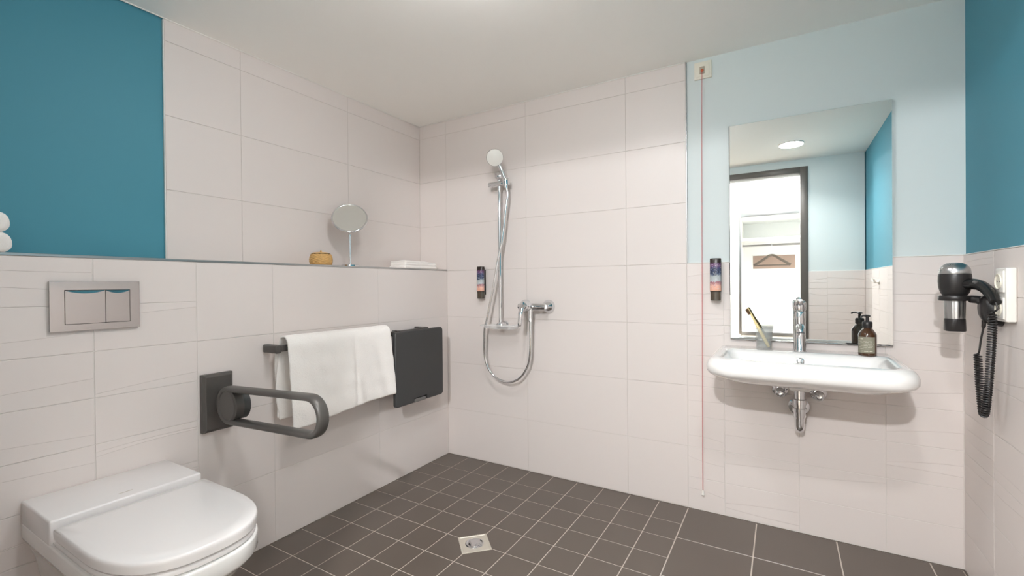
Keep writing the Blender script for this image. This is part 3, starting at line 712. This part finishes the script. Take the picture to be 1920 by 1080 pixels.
bm = new(); box(bm, .100, .126, -.455, -.359, .446, .467, bev=.004); obj('pull_tab', bm, MGREY, t, label='light grey pull tab')
bm = new(); box(bm, .094, .104, -.585, -.225, .50, .825, bev=.006); obj('back_panel', bm, DGREY2, t)
for ya in (-.545, -.345):
    bm = new(); box(bm, bx-.016, bx+.016, ya-.012, ya+.012, bz+.0135, bz+.016, bev=.0005); box(bm, bx+.0135, bx+.021, ya-.012, ya+.012, bz-.06, bz+.016, bev=.002); box(bm, bx-.019, bx-.013, ya-.012, ya+.012, bz-.02, bz+.016, bev=.002); obj('hook', bm, DGREY, t)

# ---------------------------------------------------------------- things on the ledge
LZ = 1.2085
# basket
bc = V3((-.085, -.893, LZ))
t = thing('wicker_basket', bc, 'small round honey wicker basket with lid on the tiled ledge', 'basket')
def weave(bm, prof, c, seg=44, amp=.0024):
    rings = []
    for i, (r, h) in enumerate(prof):
        rings.append([bm.verts.new(c+V3(((r+amp*(1 if (k//2+i//2) % 2 else -1))*math.cos(2*PI*k/seg), (r+amp*(1 if (k//2+i//2) % 2 else -1))*math.sin(2*PI*k/seg), h))) for k in range(seg)])
    for a_, b_ in zip(rings, rings[1:]):
        for k in range(seg): bm.faces.new((a_[k], a_[(k+1) % seg], b_[(k+1) % seg], b_[k]))
    bm.faces.new(rings[0][::-1]); bm.faces.new(rings[-1])
pb = []
for k in range(20):
    u = k/19; pb.append((.043+.0105*math.sin(PI*(.12+.8*u)), .001+u*.056))
bm = new(); weave(bm, pb, bc); obj('body', bm, WICKER, t, angle=80)
bm = new(); tube(bm, [bc+V3((.0415*math.cos(a), .0415*math.sin(a), .0585)) for a in [2*PI*k/40 for k in range(40)]], .0032, 8, closed=True); obj('rim', bm, WICKD, t)
bm = new(); weave(bm, [(.040, .0595), (.041, .062), (.034, .065), (.02, .067), (.004, .068)], bc, amp=.0008); lid = obj('lid', bm, WICKER, t)
bm = new(); lathe(bm, [(.003, .067), (.005, .071), (.004, .076), (0, .077)], bc, seg=12); obj('knob', bm, WICKER, lid)
# make-up mirror
mc = V3((-.095, -.705, LZ))
t = thing('makeup_mirror', mc, 'round chrome magnifying mirror on a slim stand on the ledge', 'mirror')
bm = new(); lathe(bm, [(.046, .0005), (.046, .009), (.042, .012), (.012, .015), (.005, .020)], mc, seg=36); obj('base', bm, CHROME, t)
bm = new(); tube(bm, [mc+V3((0, 0, .01)), mc+V3((0, 0, .17))], .0045, 14); obj('stem', bm, CHROME, t)
gd = V3((.60, -.56, 0)).normalized(); gd = (gd*math.cos(.50)+V3((0, 0, 1))*math.sin(.50)).normalized()
gc = mc+V3((0, 0, .262)); sdv = V3((0, 0, 1)).cross(gd).normalized(); upv = gd.cross(sdv)
bm = new()
ring = [gc+(sdv*math.cos(a)+upv*math.sin(a))*.089 for a in [2*PI*k/56 for k in range(56)]]
tube(bm, ring, .005, 10, closed=True)
obj('frame', bm, CHROME, t)
bm = new(); br = [gc+(sdv*math.cos(a)-V3((0, 0, 1))*math.sin(a))*.1 for a in [-.05+(PI*1.03)*k/24 for k in range(25)]]
br = [gc+(sdv*math.cos(a)-V3((0, 0, 1))*math.sin(a))*.093 for a in [PI*.25+PI*.5*k/10 for k in range(11)]]
tube(bm, [mc+V3((0, 0, .165)), mc+V3((0, 0, .178))], .008, 14); tube(bm, [mc+V3((0, 0, .175)), gc-upv*.089+gd*-.0], .0055, 10); obj('yoke', bm, CHROME, t)
bm = new(); lathe(bm, [(.0855, -.003), (.0855, .0035), (0, .0036)], gc, gd, 48); obj('glass', bm, MIRROR, t, angle=30)
# folded face cloth
def folded(name, x0, x1, y0, y1, z0, hts, label, cat):
    bm = new(); z = z0+.0005
    for i, h in enumerate(hts):
        s = .004*i
        b0 = new(); box(b0, x0+s*.3, x1-s*.6, y0+s, y1-s*1.2, z, z+h, bev=h*.46, seg=4)
        me = bpy.data.meshes.new('tmp'); b0.to_mesh(me); b0.free(); bm.from_mesh(me); bpy.data.meshes.remove(me); z += h*.93
    bmesh.ops.subdivide_edges(bm, edges=[e for e in bm.edges if e.calc_length() > .03], cuts=8, use_grid_fill=True)
    for v in bm.verts:
        k = (v.co.z-z0)/(z-z0); v.co.z += k*.0025*math.sin(v.co.y*43)*math.cos(v.co.x*50); v.co.z -= k*k*.006*max(0, (v.co.y-(y0+y1)/2)/(y1-y0)*2)
        v.co.x += .0015*math.sin(v.co.y*61+v.co.z*140)
    return tag(obj(name, bm, TERRY, angle=180), label, cat)
folded('face_cloth', -.165, -.030, -.355, -.062, LZ, (.020, .018, .013), 'folded white cloth on the right end of the tiled ledge', 'towel')
# rolled towels
def roll(x, y, z, r, label):
    bm = new(); n = 30; prof_ = [(.002, -.095), (r*.55, -.102), (r*.85, -.098), (r*.98, -.088), (r, -.07), (r, .07), (r*.98, .088), (r*.85, .098), (r*.55, .102), (.002, .095)]
    lathe(bm, prof_, (x, y, z+r), (1, 0, 0), 28)
    for v in bm.verts:
        a = math.atan2(v.co.z-z-r, v.co.y-y); v.co.y += .0015*math.sin(v.co.x*60+a*3)
        if abs(v.co.z-z) < .003: v.co.z = z+.0003
    bmesh.ops.subdivide_edges(bm, edges=[e for e in bm.edges if e.calc_length() > .05], cuts=5)
    return tag(obj('rolled_towel', bm, TERRY, angle=180), label, 'towel', 'rolled white towels on the ledge')
roll(-.122, -1.998, LZ+.0005, .030, 'rolled white towel lying on the ledge, lower of the two at the left edge')
roll(-.122, -2.002, LZ+.0595, .030, 'rolled white towel on top of the other roll at the left edge')

# ---------------------------------------------------------------- right wall: socket, hair dryer, hook
t = thing('wall_socket', (W, -.42, .978), 'white double wall socket beside the hair dryer', 'socket')
bm = new(); box(bm, W-.024, W-.0006, -.462, -.380, .977, 1.140, bev=.004, seg=3); obj('housing', bm, PLASTIC, t)
for z in (1.0175, 1.0985):
    bm = new(); box(bm, W-.028, W-.0235, -.4515, -.3905, z-.033, z+.033, bev=.002)
    pl = obj('socket_plate', bm, PLASTIC, t)
    bm = new(); lathe(bm, [(.0215, .0), (.0235, .0), (.0235, .003), (.0215, .0035), (.020, .001), (.0198, .0005)], (W-.0282, -.421, z), (-1, 0, 0), 32); obj('outlet_ring', bm, CREAMP, pl)
    bm = new(); lathe(bm, [(.0025, 0), (.0025, .0006)], (W-.0283, -.430, z), (-1, 0, 0), 10); lathe(bm, [(.0025, 0), (.0025, .0006)], (W-.0283, -.412, z), (-1, 0, 0), 10); obj('pin_holes', bm, DARKIN, pl)
HX, HYY = 2.402, -.30
t = thing('dryer_holder', (W, -.33, .97), 'black wall holder ring carrying the hair dryer beside the white socket', 'holder')
bm = new(); loft(bm, [[V3((x, -.345+a*math.cos(q), 1.008+(b_*math.sin(q)+sh))) for q in [2*PI*k/28 for k in range(28)]] for x, a, b_, sh in ((W-.0007, .040, .052, 0), (W-.02, .040, .052, 0), (W-.040, .034, .044, .004), (W-.050, .020, .028, .008))]); obj('wall_mount', bm, BLACK, t)
bm = new(); rr = .036
rp = [V3((HX+rr*math.cos(a), HYY+rr*math.sin(a), 1.044)) for a in [2*PI*k/40 for k in range(40)]]
n = 40
L = [[V3((HX+r*math.cos(2*PI*k/n), HYY+r*math.sin(2*PI*k/n), z)) for k in range(n)] for r, z in ((.031, 1.036), (.0405, 1.036), (.042, 1.040), (.042, 1.050), (.0405, 1.053), (.031, 1.053), (.0305, 1.050), (.0305, 1.039), (.031, 1.036))]
loft(bm, L, False, False); bmesh.ops.remove_doubles(bm, verts=bm.verts, dist=1e-5)
tube(bm, [(HX+.034, HYY-.014, 1.042), (HX+.05, HYY-.025, 1.040), (W-.03, -.342, 1.030)], [.012, .013, .018], 12, ell=(1, 1)); obj('support_ring', bm, BLACK, t)
t = thing('hair_dryer', (HX, HYY, .94), 'black and chrome hair dryer hanging nose down with a coiled cable', 'hair dryer')
dc = (HX, HYY, 1.0)
bm = new(); lathe(bm, [(.024, .030), (.028, .050), (.036, .062), (.041, .080), (.0425, .100), (.042, .118), (.0405, .126)], dc, seg=40); obj('motor_housing', bm, BLACK, t)
bm = new()
lathe(bm, [(.0402, .126), (.0408, .129), (.0385, .142), (.032, .153), (.020, .161), (.006, .1635), (0, .164)], dc, seg=40); gr = obj('air_intake', bm, SATIN, t, label='brushed steel intake dome')
bm = new()
for i in range(5):
    th_ = .25+.2*i
    for k in range(9):
        a = PI*.75+PI*.62*(k/8)+ (.04 if i % 2 else 0); r_ = .0395*math.cos(th_*.95); z_ = .130+.034*math.sin(th_)
        p = V3((HX+r_*math.cos(a), HYY+r_*math.sin(a), 1.0+z_)); nn = V3((math.cos(a)*.8, math.sin(a)*.8, .3+th_)).normalized()
        lathe(bm, [(.0014, -.001), (.0014, .0008)], p, nn, 6)
obj('intake_holes', bm, DARKIN, gr)
bm = new(); nseg = 48
L = [[V3((HX+(r+(.0006 if k % 4 < 2 else -.0006))*math.cos(2*PI*k/nseg), HYY+(r+(.0006 if k % 4 < 2 else -.0006))*math.sin(2*PI*k/nseg), z)) for k in range(nseg)] for r, z in ((.0255, .975), (.0262, .99), (.0270, 1.028), (.0265, 1.036))]
loft(bm, L); obj('barrel', bm, SATIN, t, label='ribbed chrome barrel')
bm = new(); loft(bm, [rrect(HX-a, HX+a, HYY-b_, HYY+b_, z, r_, r_, 6) for a, b_, r_, z in ((.0245, .0245, .016, .934), (.026, .0255, .017, .936), (.0268, .0268, .0264, .972), (.0262, .0262, .0258, .976))]); obj('nozzle', bm, BLACK, t)
bm = new(); hpth = smoothpath([(HX+.018, HYY-.018, 1.092), (HX+.040, HYY-.050, 1.090), (HX+.050, HYY-.085, 1.078), (HX+.054, HYY-.122, 1.058), (HX+.055, HYY-.150, 1.036)], 6)
nh = len(hpth); tube(bm, hpth, [.0235-.0095*(i/(nh-1))**.8 for i in range(nh)], 18, ell=(1, .85)); hn = obj('handle', bm, BLACKG, t)
bm = new(); tube(bm, [(HX+.030, HYY-.064, 1.098), (HX+.033, HYY-.074, 1.095)], .005, 8); obj('switch', bm, MGREY, hn)
# cable
e0 = V3((HX+.055, HYY-.150, 1.036))
c1 = smoothpath([e0, e0+V3((.002, -.006, -.02)), (2.452, -.440, 1.005)], 5)
m0 = V3((W-.040, -.345, .975))
def coil(bm, pts, r=.0085, pitch=.0078, wr=.0029):
    P_ = smoothpath(pts, 30); Ls = [0]
    for a, b_ in zip(P_, P_[1:]): Ls.append(Ls[-1]+(b_-a).length)
    N = int(Ls[-1]/pitch*10); out = []; j = 0; u = None
    for i in range(N+1):
        s = Ls[-1]*i/N
        while j < len(Ls)-2 and Ls[j+1] < s: j += 1
        f = (s-Ls[j])/max(1e-9, Ls[j+1]-Ls[j]); p = P_[j].lerp(P_[j+1], f); d = (P_[j+1]-P_[j]).normalized()
        if u is None: u, _ = frame_of(d)
        u = (u-d*u.dot(d)).normalized(); v = d.cross(u); a = 2*PI*s/pitch
        out.append(p+(u*math.cos(a)+v*math.sin(a))*r)
    tube(bm, out, wr, 6)
bm = new(); tube(bm, c1, .0028, 8)
tube(bm, smoothpath([m0+V3((0, 0, .0)), m0+V3((0, .002, -.02)), (2.455, -.337, .91), (2.452, -.333, .872), (2.450, -.322, .862)], 5), [.0055]*6+[.0028]*15, 8)
coil(bm, [(2.452, -.440, 1.003), (2.452, -.441, .95), (2.451, -.430, .86), (2.449, -.418, .77), (2.448, -.402, .70), (2.447, -.390, .681), (2.447, -.376, .690), (2.448, -.364, .72), (2.449, -.345, .78), (2.450, -.328, .862)])
obj('coiled_cable', bm, BLACK, t)
# white hook
t = thing('wall_hook', (W, -1.78, 1.08), 'small white double hook on the side wall, seen in the wall mirror', 'hook')
bm = new(); lathe(bm, [(.016, 0), (.016, .006), (.012, .009)], (W-.0006, -1.78, 1.10), (-1, 0, 0), 20); obj('base', bm, PLASTIC, t)
bm = new()
for s in (-1, 1): tube(bm, smoothpath([(W-.008, -1.78, 1.10), (W-.022, -1.78+s*.02, 1.098), (W-.034, -1.78+s*.038, 1.108), (W-.036, -1.78+s*.045, 1.125)], 4), .0055, 8)
obj('prongs', bm, PLASTIC, t)
